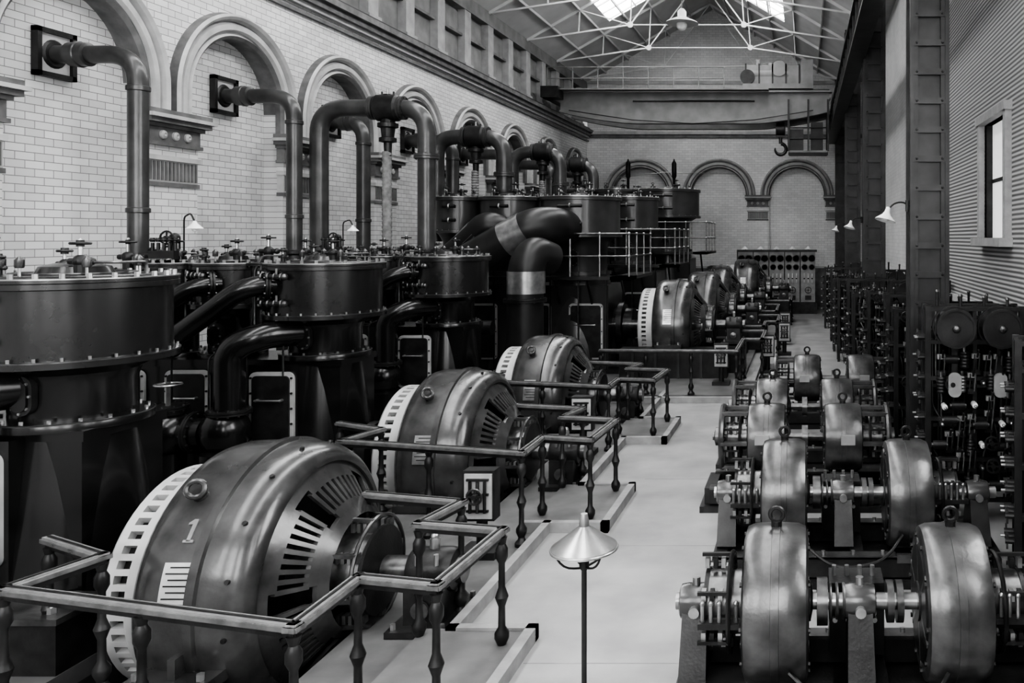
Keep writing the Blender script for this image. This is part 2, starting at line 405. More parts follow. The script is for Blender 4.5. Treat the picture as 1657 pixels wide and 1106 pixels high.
rel=[(-6.1,-.9),(-5.38,-1.25),(-5.55,-1.85),(-3.2,-2.4),(-3.2,-1.65),(-2.58,-1.78),(-2.52,-.68),(-3.28,-.53),(-3.16,.05),(-4.15,.28)]
for y in SY: railing('pit_railing',[(a,y+c) for a,c in rel],base=0.0,extra=1.3)
railing('pit_railing',[(-4.4,18.0),(-1.45,17.9),(-1.45,20.0),(-1.0,20.0),(-1.0,21.8),(-2.0,21.8)],base=.1)
railing('pit_railing',[(-2.4,22.9),(-1.1,22.9),(-1.1,24.2),(-.75,24.2),(-.75,26.2),(-1.9,26.2)],base=.1)
railing('pit_railing',[(-2.2,27.6),(-.9,27.6),(-.9,30.4),(-1.8,30.4)],base=.1)
railing('pit_railing',[(-2.2,32.2),(-.5,32.2),(-.5,35.5)],base=.1)
# ---------------------------------------------------------------- main generators
def generator(number=False,plate=True):
    b=B()
    prof=[(.74,-.46),(.98,-.48),(1.06,-.46),(1.12,-.40),(1.15,-.30),(1.155,-.2),(1.155,.02),(1.185,.03),(1.185,.10),(1.155,.11),(1.15,.22),(1.13,.33),(1.08,.42),(1.02,.465),(.965,.47),(.955,.44),(.95,.2),(.74,.2)]
    b.lathe(prof,(0,0,0),X_,CASE,72,closed=True)
    b.lathe([(.0,-.42),(.9,-.42),(.9,.3),(.0,.3)],(0,0,0),X_,DARK,40)
    for i in range(16):
        t=2*pi*i/16+.1
        p=V(.32,1.125*math.cos(t),1.125*math.sin(t)); b.cyl(p,(0,math.cos(t),math.sin(t)),.02,.025,DARK,8)
    Ro=.93
    b.lathe([(.0,-.80),(Ro-.08,-.80),(Ro-.08,-.46),(.0,-.46)],(0,0,0),X_,DARK,48)
    b.lathe([(Ro-.16,-.84),(Ro-.03,-.84),(Ro,-.81),(Ro,-.74),(Ro-.16,-.74)],(0,0,0),X_,LIGHT,64,closed=True)
    b.lathe([(Ro-.16,-.63),(Ro,-.63),(Ro,-.44),(Ro-.16,-.44)],(0,0,0),X_,LIGHT,64,closed=True)
    N=50
    for i in range(N):
        a=2*pi*i/N
        b.lathe([(Ro-.1,-.75),(Ro,-.75),(Ro,-.62),(Ro-.1,-.62)],(0,0,0),X_,LIGHT,2,a,a+2*pi/N*.45,closed=True)
    def cone(r): return .44+(.96-r)*.75
    def band(r0,r1,a0,a1,seg,m=CASE):
        b.lathe([(r0,cone(r0)),(r1,cone(r1)),(r1,cone(r1)-.04),(r0,cone(r0)-.04)],(0,0,0),X_,m,seg,a0,a1,closed=True)
    band(.88,.97,0,2*pi,64); band(.50,.58,0,2*pi,48)
    for g in range(6):
        c=2*pi*g/6+.5; hw=.40; ns=8
        band(.58,.64,c-hw,c+hw,10); band(.83,.88,c-hw,c+hw,10)
        for k in range(ns+1):
            a=c-hw+2*hw*k/ns; band(.63,.84,a-.026,a+.026,2)
    b.ring((.70,0,0),X_,.54,.03,DSTEEL,40,8)
    b.cyl((.3,0,0),X_,.34,.66,COPPER,40); b.lathe([(.36,.94),(.39,.96),(.39,.99),(.1,1.02),(.1,1.1)],(0,0,0),X_,DARK,32)
    for i in range(8):
        t=2*pi*i/8+.2; d=V(0,math.cos(t),math.sin(t))
        b.beam(V(.68,0,0)+d*.5,V(.96,0,0)+d*.48,.035,.035,DSTEEL)
        for k in range(5): b.box(.71+k*.055,.74+k*.055,d.y*.42-.04,d.y*.42+.04,d.z*.42-.04,d.z*.42+.04,STEEL if k%2 else COPPER)
    b.ring((.95,0,0),X_,.48,.018,DSTEEL,32,6)
    b.cyl((-1.9,0,0),X_,.12,3.65,DSTEEL,20)
    b.lathe([(.12,1.25),(.18,1.27),(.20,1.32),(.20,1.62),(.18,1.67),(.12,1.69)],(0,0,0),X_,DARK,24)
    b.box(1.3,1.64,-.26,.26,-.45,-.08,DARK); b.box(1.2,1.72,-.4,.4,-.455,-.40,DARK)
    b.cyl((1.47,0,.18),Z_,.045,.1,STEEL,12); b.sphere((1.47,0,.3),.04,STEEL,10)
    for k in range(2): b.cyl((1.38+.18*k,-.18,.1),Z_,.022,.1,STEEL,8)
    b.lathe([(.07,0),(.08,.02),(.08,.05),(0,.06)],(1.47,-.27,-.25),(0,-1,0),DSTEEL,14)
    for yy in (-.34,.34):
        for xx in (1.25,1.68): b.cyl((xx,yy,-.41),Z_,.025,.06,STEEL,6)
    for sy in (-1,1):
        b.box(-.35,.3,min(sy*1.0,sy*1.33),max(sy*1.0,sy*1.33),-.45,-.36,CASE)
        for xx in (-.28,.22): b.cyl((xx,sy*1.24,-.37),Z_,.03,.06,STEEL,6)
        b.box(-.03,.03,min(sy*1.0,sy*1.25),max(sy*1.0,sy*1.25),-.4,-.2,CASE)
    def surf(th): return V(0,-math.cos(th),math.sin(th))
    d=surf(math.radians(51)); p=V(-.15,0,0)+d*1.15
    b.cyl(p,d,.06,.03,CASE,16); b.cyl(p+d*.03,d,.035,.04,CASE,12); b.ring(p+d*.10,V(.35,-.75,.3),.065,.022,CASE,20,8)
    if plate:
        c=pi-math.radians(15); sp=math.radians(9); w=.14; cx=-.02-.02
        b.lathe([(1.15,cx-w),(1.172,cx-w),(1.172,cx+w-.02),(1.15,cx+w-.02)],(0,0,0),X_,LIGHT if number else STEEL,8,c-sp,c+sp,closed=True)
        for k in range(7):
            cc=c-sp+sp*2*(k+.8)/8; ww=w*(.75 if k%2 else .55)
            b.lathe([(1.168,cx-.01-ww),(1.1765,cx-.01-ww),(1.1765,cx-.01+ww),(1.168,cx-.01+ww)],(0,0,0),X_,DARK,2,cc-.0045,cc+.0045,closed=True)
    if number:   # numeral 1 with flag and foot serif
        th=math.radians(36); d=surf(th); up=V(0,d.z,-d.y); o=V(-.06,0,0)+d*1.147; n=d
        def bar(x0,x1,y0,y1): 
            b.rprism(o+V(1,0,0)*((x0+x1)/2)+up*((y0+y1)/2),X_,up,n,x1-x0,y1-y0,.022,.003,STEEL,1)
        bar(-.016,.016,-.09,.09); bar(-.042,.042,-.095,-.075)
        vs=[V(x,0,0)+o+up*y+n*h for h in (0,.022) for x,y in ((-.016,.09),(.016,.09),(-.016,.05),(-.05,.045),(-.05,.06))]
        b.add(vs,[(0,2,3,4),(5,7,8,9),(0,2,7,5),(2,3,8,7),(3,4,9,8),(4,0,5,9)],STEEL)
    return b
GX=-4.85; GZ=.46
g1=generator(True).mesh('main_generator'); g2=generator(False).mesh('main_generator')
place(g1,'main_generator',(GX,SY[0],GZ)); place(g2,'main_generator',(GX,SY[1],GZ)); place(g2,'main_generator',(GX,SY[2],GZ))
BY=[(21.3,-3.25,1.27,1),(25.6,-3.05,1.3,1),(30,-3.05,1.35,1),(34.5,-2.35,1.4,1.05)]
for y,x,z,s_ in BY: place(g2,'main_generator',(x,y,z),0,s_)
b=B()
for y,x,z,s_ in BY:
    b.box(x-1.2,x+1.4,y-1.3,y-.85,.1,z-.46,DARK); b.box(x-1.2,x+1.4,y+.85,y+1.3,.1,z-.46,DARK)
    b.box(x+1.1,x+1.75,y-.5,y+.5,.1,z-.5,DARK)
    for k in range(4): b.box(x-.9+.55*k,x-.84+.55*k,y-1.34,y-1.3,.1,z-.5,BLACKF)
b.obj('generator_foundation')
# ---------------------------------------------------------------- steam engines
def barrel(b,x,y,r,z0,z1,m=CYL,nb=22,bl=BLACK):
    b.lathe([(r*.7,z0-.03),(r+.055,z0-.03),(r+.055,z0+.035),(r,z0+.04),(r,z1-.1),(r+.05,z1-.09),(r+.05,z1-.045),(r+.045,z1-.04),(r+.05,z1-.035),(r+.05,z1),(r-.06,z1+.005),(r-.08,z1+.02),(r*.4,z1+.03),(r*.36,z1+.09),(r*.2,z1+.12),(0,z1+.125)],(x,y,0),Z_,m,56)
    b.lathe([(r+.048,z1-.008),(r+.054,z1-.008),(r+.054,z1+.002),(r+.03,z1+.004)],(x,y,0),Z_,STEEL,56,closed=True)
    b.lathe([(r+.05,z0+.022),(r+.058,z0+.022),(r+.058,z0+.034),(r+.05,z0+.036)],(x,y,0),Z_,DSTEEL,56,closed=True)
    for i in range(nb):
        t=2*pi*i/nb; b.cyl((x+(r+.005)*math.cos(t),y+(r+.005)*math.sin(t),z1),Z_,.022,.045,STEEL,6)
    for i in range(nb):
        t=2*pi*i/nb; b.cyl((x+(r+.03)*math.cos(t),y+(r+.03)*math.sin(t),z0+.03),Z_,.013,.035,STEEL,5)
    b.ring((x,y,z1+.03),Z_,r*.62,.012,DSTEEL,32,6)
def door(b,x,y,z,w,h,m=DARK):
    b.rprism((x,y,z),X_,Z_,(0,-1,0),w,h,.04,.09,STONE); b.rprism((x,y-.035,z),X_,Z_,(0,-1,0),w-.1,h-.1,.03,.06,m)
    b.tube([(x-w*.3,y-.12,z+.12*h),(x+w*.3,y-.12,z+.12*h)],.014,STEEL,6)
    for s_ in (-1,1):
        b.cyl((x+s_*w*.27,y-.06,z+.12*h),(0,-1,0),.02,.06,STEEL,8)
        for k in range(5): b.cyl((x+s_*(w/2-.025),y-.035,z-h/2+.08+k*(h-.16)/4),(0,-1,0),.016,.02,DARK,6)
def valve(b,o,m=DARK,s=1.0):
    o=Vector(o); b.cyl(o,Z_,.05*s,.12*s,m,10); b.sphere(o+V(0,0,.14*s),.06*s,m,10); b.cyl(o+V(0,0,.15*s),Z_,.018*s,.15*s,STEEL,8)
    b.cyl(o+V(-.1*s,0,.14*s),X_,.028*s,.2*s,m,8); b.sphere(o+V(.1*s,0,.14*s),.035*s,m,8)
    handwheel(b,o+V(0,0,.3*s),Z_,.07*s,m); b.sphere(o+V(0,0,.33*s),.018*s,STEEL,8)
def oilcup(b,o,s=1.0):
    o=Vector(o); b.cyl(o,Z_,.012*s,.08*s,STEEL,6); b.lathe([(.03,0),(.035,.01),(.035,.07),(.02,.085),(.008,.1)],o+V(0,0,.07*s),Z_,DSTEEL,10)
def oval(b,x,y,z,w,h,rr,m=DARK):
    b.rprism((x,y,z),X_,Z_,(0,-1,0),w,h,.06,w*.48,DARK); b.rprism((x,y-.055,z),X_,Z_,(0,-1,0),w*.72,h*.78,.03,w*.34,BLACK)
    for k in range(8):
        t=2*pi*k/8; b.cyl((x+w*.42*math.cos(t),y-.05,z+h*.44*math.sin(t)),(0,-1,0),.013,.025,STEEL,5)
def small_engine():
    b=B()
    zt=3.15
    spec=[(0,.72,2.42),(-1.32,.47,2.55),(-2.15,.36,2.6)]
    for x,r,z0 in spec:
        barrel(b,x,0,r,z0,zt,nb=int(12+r*20))
        rn=max(.28,r*.64)
        b.lathe([(rn,1.9),(rn,z0-.2),(rn+.03,z0-.12),(r*.9,z0-.03)],(x,0,0),Z_,BLACK,40)
        b.lathe([(rn*.9,1.82),(rn+.12,1.82),(rn+.12,1.89),(rn+.115,1.9),(rn,1.905)],(x,0,0),Z_,BLACK,40)
        b.lathe([(rn+.112,1.885),(rn+.125,1.885),(rn+.125,1.893),(rn+.11,1.9)],(x,0,0),Z_,DSTEEL,40,closed=True)
        for i in range(16):
            t=2*pi*i/16; b.cyl((x+(rn+.07)*math.cos(t),(rn+.07)*math.sin(t),1.89),Z_,.016,.035,STEEL,6)
        b.lathe([(rn+.2,0),(rn+.15,.5),(rn+.06,1.3),(rn+.0,1.83)],(x,0,0),Z_,BLACK,40)
        oval(b,x-.02,-rn-.0,2.14,.2,.34,rn)
        for zz in (zt-.17,z0+.2):
            b.tube(fillet([(x-r*.98,-r*.55,zz),(x-r*.6,-r*1.0,zz),(x-r*.15,-r*1.1,zz)],.1,4),.035,DARK,8)
            for q in (.0,.33,.66,1.0):
                b.ring((x-r*(.62-.42*q),-r*(.99+.09*q),zz),X_,.042,.014,DSTEEL,12,6)
            b.cyl((x-r*.9,-r*.66,zz-.06),Z_,.02,.12,STEEL,8); b.cyl((x-r*.3,-r*1.08,zz+.03),Z_,.014,.08,STEEL,6)
            b.sphere((x-r*.14,-r*1.1,zz),.045,DSTEEL,10)
        valve(b,(x+.28*r,-.25*r,zt+.0),s=1.0); valve(b,(x-.45*r,.35*r,zt),s=.75); valve(b,(x-.6*r,-.4*r,zt),s=.6)
        for q in range(6):
            oilcup(b,(x+r*.7*math.cos(q*.95-2.6),r*.7*math.sin(q*.95-2.6),zt+.02))
        b.tube(fillet([(x+.28*r,-.25*r,zt+.13),(x+.75*r,-.25*r,zt+.13),(x+.75*r,.2*r,zt+.13),(x+.75*r,.2*r,zt)],.06,4),.014,COPPER,6)
        b.tube(fillet([(x-.6*r,-.4*r,zt+.1),(x-1.0*r,-.4*r,zt+.1),(x-1.12*r,-.45*r,zt-.1),(x-1.12*r,-.45*r,z0-.3)],.06,4),.014,COPPER,6)
    b.box(-.98,-.62,-.3,.3,2.5,3.05,DARK); b.lathe([(.2,3.05),(.24,3.05),(.24,3.1),(.0,3.14)],(-.82,0,0),Z_,DARK,24)
    b.cyl((-.82,-.15,2.2),Z_,.16,.95,BLACK,24); flange(b,(-.82,-.15,3.13),Z_,.14,DARK,.02); valve(b,(-.82,.0,3.14),s=1.2)
    b.cyl((-2.92,.2,1.6),Z_,.22,1.4,BLACK,24); flange(b,(-2.92,.2,3.02),Z_,.2,DARK,.03); valve(b,(-2.62,-.25,3.05),s=1.3)
    b.box(-3.05,.45,-.45,.45,0,1.78,BLACK); b.box(-3.1,.6,-.6,.6,0,.15,DARK); b.box(-3.08,.48,-.47,.47,1.74,1.83,BLACK)
    # bed plate ledge beside the generator pit
    b.box(-.3,.72,-1.0,-.5,0,.42,DARK); b.box(-.34,.76,-1.04,-.5,.42,.47,CASE2)
    for xx in (-.2,.2,.62): b.cyl((xx,-.92,.47),Z_,.035,.05,STEEL,6); b.cyl((xx,-.92,.47),Z_,.018,.09,STEEL,8)
    for x in (-.36,-1.62,-2.5): door(b,x,-.62 if x>-1 else -.46,1.2,.6,.98)
    b.box(-.7,-.02,-.62,-.4,.0,1.78,BLACK)
    p=fillet([(-.1,-.4,2.2),(-.4,-.82,2.2),(-.72,-.95,2.05),(-.72,-.95,1.2)],.4,7)
    b.tube(p,.18,BLACK,20); flange(b,(-.72,-.95,1.22),Z_,.19,DARK,.03,12)
    b.lathe([(.2,1.2),(.26,1.12),(.3,1.0),(.28,.85),(.22,.74),(.3,.7),(.3,0)],(-.78,-.95,0),Z_,BLACK,28)
    b.sphere((-1.5,-.98,.95),.31,BLACK,24); b.cyl((-1.5,-.98,1.2),Z_,.2,.08,DARK,20); flange(b,(-1.5,-.98,1.28),Z_,.16,DARK,.025,10)
    b.cyl((-1.5,-.98,1.28),Z_,.03,.32,STEEL,8); handwheel(b,(-1.5,-.98,1.58),Z_,.15,STEEL); b.cyl((-1.5,-.98,0),Z_,.2,.7,BLACK,20)
    b.cyl((-1.55,-.98,.95),X_,.2,.55,BLACK,20); flange(b,(-1.16,-.96,.95),X_,.2,DARK,.03,12); 
    b.cyl((-2.4,-.98,.95),X_,.15,.9,BLACK,20); flange(b,(-1.9,-.98,.95),X_,.16,DARK,.03,10)
    b.ring((-1.5,-1.3,.95),Y_,.12,.025,DARK,20,6)
    p=fillet([(-.35,-.55,2.86),(-.62,-.78,2.86),(-1.55,-.86,2.15),(-1.75,-.6,2.0)],.22,6); b.tube(p,.135,BLACK,18); flange(b,(-.45,-.62,2.86),(-.27,-.23,0),.14,DARK,.03,10)
    p=fillet([(-1.2,-.42,2.86),(-1.42,-.62,2.86),(-2.2,-.75,2.3),(-2.5,-.4,2.1)],.2,6); b.tube(p,.11,BLACK,16); flange(b,(-1.28,-.5,2.86),(-.22,-.2,0),.12,DARK,.03,8)
    for k in range(6):
        x=-2.7+k*.5; b.tube(fillet([(x,-.55,.2),(x,-.66,.3),(x,-.66,1.9+.1*(k%3)),(x+.2,-.5,2.0+.1*(k%3))],.08,4),.014,DSTEEL if k%2 else DARK,6)
    b.lathe([(.3,.45),(.3,.62),(.42,.64),(.42,.76),(.3,.78),(.3,.9)],(0,0,.46),X_,DARK,28)
    b.box(-2.3,-1.95,-.3,-.1,3.2,3.32,DARK)
    for k in range(5):
        b.cyl((-2.3+k*.08,-.22,3.3),Z_,.022,.13,DARK,8); handwheel(b,(-2.3+k*.08,-.22,3.47),Z_,.035,DARK)
        b.cyl((-2.3+k*.08,-.3,3.2),(0,-1,0),.012,.08,STEEL,6)
    b.cyl((-2.12,-.05,3.2),Z_,.07,.3,DARK,14); b.sphere((-2.12,-.05,3.5),.07,DARK,12); handwheel(b,(-2.12,-.2,3.5),Y_,.09,DARK)
    b.tube(fillet([(-2.1,.1,3.2),(-2.1,.1,3.8),(-1.85,-.1,3.85),(-1.8,-.1,3.72)],.08,4),.012,DARK,6)
    b.lathe([(.02,.0),(.03,-.03),(.1,-.1),(.11,-.11)],(-1.8,-.1,3.74),Z_,PORC,16)
    b.sphere((-1.8,-.1,3.62),.035,PORC,10)
    return b
em=small_engine().mesh('steam_engine')
for y,ex in zip(SY,(-6.68,-6.8,-6.85)): place(em,'steam_engine',(ex,y,0))
def big_engine(top,r1,plat=2.55):
    b=B(); zt=top
    spec=[(0,r1,zt-1.0),(-1.85,r1*.75,zt-.95),(-3.2,r1*.55,zt-.9)]
    for x,r,z0 in spec:
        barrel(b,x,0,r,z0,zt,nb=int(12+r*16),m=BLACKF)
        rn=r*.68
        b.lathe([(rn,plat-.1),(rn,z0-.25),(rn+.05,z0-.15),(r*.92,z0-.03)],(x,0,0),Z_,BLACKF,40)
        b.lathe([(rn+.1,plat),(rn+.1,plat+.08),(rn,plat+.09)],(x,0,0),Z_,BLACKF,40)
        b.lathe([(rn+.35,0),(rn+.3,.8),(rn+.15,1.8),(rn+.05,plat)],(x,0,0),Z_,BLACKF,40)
        for zz in (zt-.25,z0+.3):
            b.tube([(x-.3*r,-r*1.06,zz),(x+.3*r,-r*1.06,zz)],.04,DARK,8)
            b.ring((x,-r*1.06,zz),X_,.055,.02,STEEL,12,6)
        valve(b,(x+.3*r,-.3*r,zt),s=1.1); valve(b,(x-.5*r,-.1*r,zt),s=.8); oval(b,x,-rn,plat+.45,.28,.45,rn)
        for q in range(4): oilcup(b,(x+r*.7*math.cos(q*1.3-2.2),r*.7*math.sin(q*1.3-2.2),zt+.02),1.3)
    b.box(-4.0,.9,-.8,.8,0,plat-.25,BLACKF); b.box(-4.1,1.2,-.95,.95,0,.2,DARK)
    for x in (.35,-.95,-2.3): door(b,x,-.82,1.15,.85,1.4)
    b.lathe([(.4,.9),(.4,1.0),(.55,1.02),(.55,1.15),(.4,1.17),(.4,1.4)],(0,0,1.27),X_,DARK,28)
    x0,x1,y0,y1=-3.6,1.6,-1.5,1.4
    b.box(x0,x1,y0,y0+.75,plat-.08,plat,DARK); b.box(x1-.5,x1,y0,y1,plat-.08,plat,DARK)
    for zz in (plat+.5,plat+1.05):
        b.tube([(-.6,y0+.05,zz),(x1-.05,y0+.05,zz),(x1-.05,y1,zz)],.022,DSTEEL,8)
    for (xx,yy) in [(-.6+i*.72,y0+.05) for i in range(4)]+[(x1-.05,y0+.05+i*.95) for i in range(4)]:
        b.cyl((xx,yy,plat),Z_,.018,1.05,STEEL,8)
        for zz in (plat+.5,plat+1.05): b.sphere((xx,yy,zz),.042,STEEL,10)
    for xx in (-.3,.5,1.35): b.tube(fillet([(xx,y0+.1,plat-.05),(xx,-.85,plat-.7)],.1,3),.03,DARK,6)
    for k in range(7):
        x=-3.3+k*.7; b.tube([(x,-1.0,.2),(x,-1.0,plat+.2+.2*(k%3))],.02,DSTEEL if k%2 else DARK,6)
    return b
e4=big_engine(4.55,1.0).mesh('triple_expansion_engine'); place(e4,'triple_expansion_engine',(-5.8,21.6,0))
e5=big_engine(4.75,.8,2.7).mesh('triple_expansion_engine'); place(e5,'triple_expansion_engine',(-5.35,25.9,0))
e6=big_engine(5.25,1.12,3.0).mesh('triple_expansion_engine'); place(e6,'triple_expansion_engine',(-4.95,30.4,0))
# ---------------------------------------------------------------- steam pipes
PZ=6.18
def wallpipe(y,xv,zb,r=.13,plate=True,rn=.45):
    b=B(); xw=WX-.29
    if plate:
        b.box(xw,xw+.05,y-.26,y+.26,PZ-.3,PZ+.3,STONE)
        for (ya,yb,za,zb_) in ((-.32,.32,.28,.35),(-.32,.32,-.35,-.28),(-.32,-.25,-.35,.35),(.25,.32,-.35,.35)): b.box(xw,xw+.1,y+ya,y+yb,PZ+za,PZ+zb_,DARK)
        b.lathe([(r+.08,0),(r+.05,.03)],(xw+.05,y,PZ),X_,DARK,20)
    p=fillet([(xw,y,PZ),(xv,y,PZ),(xv,y,zb)],rn,9); b.tube(p,r,PIPE,20)
    b.lathe([(r,-.14),(r+.045,-.13),(r+.045,-.03),(r+.06,-.02),(r+.06,.02),(r+.045,.03),(r+.045,.13),(r,.14)],(xw+.42,y,PZ),X_,PIPE,20)
    for z in (PZ-rn-.05,3.9): b.lathe([(r,-.04),(r+.02,-.03),(r+.02,.03),(r,.04)],(xv,y,z),Z_,PIPE,20)
    b.lathe([(r,.22),(r+.06,.2),(r+.06,.15),(r+.02,.12),(r+.05,0)],(xv,y,zb),Z_,DARK,20)
    return b.obj('steam_pipe')
wallpipe(12.1,-9.72,3.05); wallpipe(15.65,-9.62,3.05,.135); wallpipe(19.2,-10.2,2.4,.15)
wallpipe(22.9,-9.7,3.5,.17,True); wallpipe(26.6,-9.5,3.5,.17,True); wallpipe(30.5,-9.3,3.5,.18); wallpipe(34.5,-9.2,3.4,.18)
def tpipe(y,xl,xv,xr,zbl,zbr,r=.17,dz=.0):
    b=B(); z=PZ+dz
    b.tube(fillet([(xl,y,zbl),(xl,y,z),(xr,y,z),(xr,y,zbr)],.55,9),r,PIPE,22)
    for x in (xv-.3,xv+.3): flange(b,(x,y,z),X_,r,PIPE,.05,10)
    b.lathe([(r+.02,-.3),(r+.1,-.2),(r+.1,.2),(r+.02,.3)],(xv,y,z),X_,DARK,22)
    b.cyl((xv,y,z+.1),Z_,.1,.18,DARK,14); b.cyl((xv,y,z+.1),Z_,.025,.3,STEEL,8)
    b.cyl((xv-.12,y,z+.22),Z_,.02,.12,DARK,8); b.cyl((xv+.12,y,z+.22),Z_,.02,.12,DARK,8)
    b.lathe([(.14,0),(.14,-.2),(.2,-.22),(.2,-.3),(.14,-.32),(.12,-.5),(.17,-.52),(.17,-.6),(.08,-.62),(.07,-.9)],(xv,y,z-.1),Z_,DARK,20)
    pr=[];n=60;z0_=z-.9;z1_=min(zbl,zbr)-.2
    for i in range(n+1):
        q=z0_+(z1_-z0_)*i/n; pr.append((.085+.014*(i%2),q))
    b.lathe(pr,(xv-.02,y,0),Z_,WRAP,14)
    flange(b,(xr,y,z-1.0),Z_,r,PIPE,.05,10); flange(b,(xr,y,zbr+.1),Z_,r,DARK,.06,10)
    return b.obj('steam_main')
tpipe(17.1,-10.0,-8.58,-7.78,2.8,3.1,.175)
tpipe(22.0,-9.75,-8.7,-7.95,3.4,4.6,.2)
tpipe(25.9,-9.1,-8.15,-7.6,3.5,4.6,.19)
tpipe(30.4,-9.0,-8.3,-7.7,3.5,5.0,.19)
b=B()
b.tube(fillet([(-9.3,20.6,2.6),(-8.5,20.5,3.2),(-7.75,20.3,3.85),(-7.45,20.5,3.7),(-7.3,21.3,3.4)],.35,6),.33,TRUNK,24)
b.tube(fillet([(-8.55,19.6,2.5),(-7.6,19.55,3.1),(-6.35,19.5,3.78),(-6.0,19.8,3.8),(-5.95,20.7,3.75)],.45,7),.44,TRUNK,28)
b.lathe([(.442,-.28),(.45,-.28),(.45,.28),(.442,.28)],(-6.75,19.52,3.56),(1.25,-.05,.68),STEEL,28,closed=True)
b.lathe([(.332,-.22),(.34,-.22),(.34,.22),(.332,.22)],(-8.15,20.42,3.5),(.75,-.2,.65),STEEL,28,closed=True)
b.tube(fillet([(-5.9,19.2,3.0),(-6.1,18.75,3.15),(-6.2,18.6,2.9),(-6.25,18.6,2.4),(-6.25,18.6,0)],.3,6),.4,TRUNK,28)
b.lathe([(.41,0),(.42,0),(.42,.5),(.41,.5)],(-6.23,18.6,2.25),Z_,STEEL,28,closed=True)
flange(b,(-6.25,18.6,2.1),Z_,.4,DARK,.04,16)
b.obj('exhaust_trunk')
b=B()
for (x,y,z,r) in ((-7.9,18.4,2.3,.45),(-8.9,18.5,2.2,.4)):
    b.lathe([(r,0),(r,z-.3),(r*.85,z-.08),(r*.3,z),(0,z)],(x,y,0),Z_,BLACK,32); flange(b,(x,y,z-.4),Z_,r,DARK,.04,16)
b.tube(fillet([(-8.9,18.5,1.5),(-7.9,18.4,1.5),(-6.9,18.4,1.5)],.1),.16,DARK,16)
b.obj('condenser_vessel')
b=B()
b.tube([(-8.6,38.5,6.3),(-6.5,38.6,6.55),(-3.2,38.7,6.5)],.02,STEEL,6)
for x in (-8.0,-5.9): b.lathe([(.06,4.5),(.06,6.2),(.11,6.3),(.11,6.9),(.05,7.0),(.02,7.1)],(x,37.8,0),Z_,DARK,16); b.cyl((x,37.8,0),Z_,.07,4.6,DARK,12)
b.obj('steam_separator')
# ---------------------------------------------------------------- steel columns, crane runway
CT=EZ-.02
for y in (2.9,12.2,21.5,30.8,40.1):
    b=B()
    b.box(1.6,1.66,y-.22,y+.22,0,CT,COLM); b.box(1.99,2.05,y-.22,y+.22,0,CT,COLM)
    for xx in (1.6,2.05):
        for sy in (-1,1): b.box(xx-.06 if xx<1.8 else xx,xx if xx<1.8 else xx+.06,y+sy*.22-.02,y+sy*.22+.02,0,CT,COLM)
    b.box(1.66,1.99,y-.16,y-.14,0,CT,COLM)
    z=.4
    while z<CT-.1:
        b.box(1.6,2.05,y-.235,y-.21,z,z+.09,COLM); 
        for xx in (1.64,2.01): b.sphere((xx,y-.24,z+.045),.018,COLM,6)
        z+=.42
    b.box(1.45,2.2,y-.35,y+.35,0,.12,COLM)
    b.obj('steel_stanchion')
b=B()
YE=YB-.3; YS=-2.6
b.box(1.15,1.58,YS,YE,8.1,8.16,COLM); b.box(1.15,1.58,YS,YE,8.95,9.01,COLM); b.box(1.34,1.41,YS,YE,8.16,8.95,COLM); b.box(1.33,1.42,YS,YE,9.01,9.1,DARK)
y=-2.5
while y<YE: b.box(1.2,1.55,y,y+.04,8.16,8.95,COLM); y+=1.2
b.obj('crane_runway_girder')
b=B(); cy=35.0; xl,xr=-10.3,1.37
def girder(y):
    n=24; top=9.95
    for i in range(n):
        xa=xl+.3+(xr-xl-.6)*i/n; xb=xl+.3+(xr-xl-.6)*(i+1)/n
        def bot(x): 
            t=(x-xl)/(xr-xl); return 9.3-.6*min(1,max(0,4*t*(1-t)*1.25))**.8
        b.add([(xa,y-.03,bot(xa)),(xb,y-.03,bot(xb)),(xb,y-.03,top),(xa,y-.03,top),(xa,y+.03,bot(xa)),(xb,y+.03,bot(xb)),(xb,y+.03,top),(xa,y+.03,top)],[(0,1,2,3),(4,5,6,7),(0,1,5,4),(2,3,7,6)],CRANE)
        b.beam((xa,y,bot(xa)),(xb,y,bot(xb)),.35,.06,CRANE,.01)
    b.box(xl+.2,xr-.2,y-.2,y+.2,top,top+.07,CRANE); b.box(xl+.3,xr-.3,y-.04,y+.04,top+.07,top+.14,DARK)
girder(cy-.9); girder(cy+.9)
for x in (xl,xr):
    b.box(x-.16,x+.16,cy-1.8,cy+1.8,9.6,10.0,CRANE)
    for sy in (-1.4,1.4): b.cyl((x-.08,cy+sy,9.78),X_,.24,.16,DARK,20)
b.box(xl-.2,xl+.5,cy-1.95,cy-1.2,9.6,10.05,DARK)
b.box(xl,-1.4,cy-1.7,cy-1.2,9.95,10.0,CRANE)
for zz in (10.4,10.85): b.tube([(xl,cy-1.68,zz),(-3.2,cy-1.68,zz)],.022,CRANE,6)
for i in range(8): b.cyl((xl+i*(7.1/7),cy-1.68,10.0),Z_,.02,.85,CRANE,6)
b.tube([(-9.6,cy-1.1,9.2),(-7,cy-1.15,8.8),(-4.5,cy-1.15,8.65),(-2,cy-1.15,8.8),(.4,cy-1.1,9.2)],.02,DARK,6)
b.tube([(-7,cy-1.0,9.6),(-2,cy-1.0,9.6)],.035,DARK,6)
b.box(-2.5,.4,cy-1.1,cy+1.1,10.1,10.3,CRANE); b.box(-2.4,-.0,cy-.9,cy-.7,10.3,11.1,CRANE)
b.cyl((-2.2,cy-.5,10.75),X_,.42,1.6,CRANE,24); b.cyl((-.5,cy-.4,10.9),X_,.3,.7,DARK,20); b.cyl((-1.0,cy-.95,10.95),Y_,.32,.1,CRANE,24)
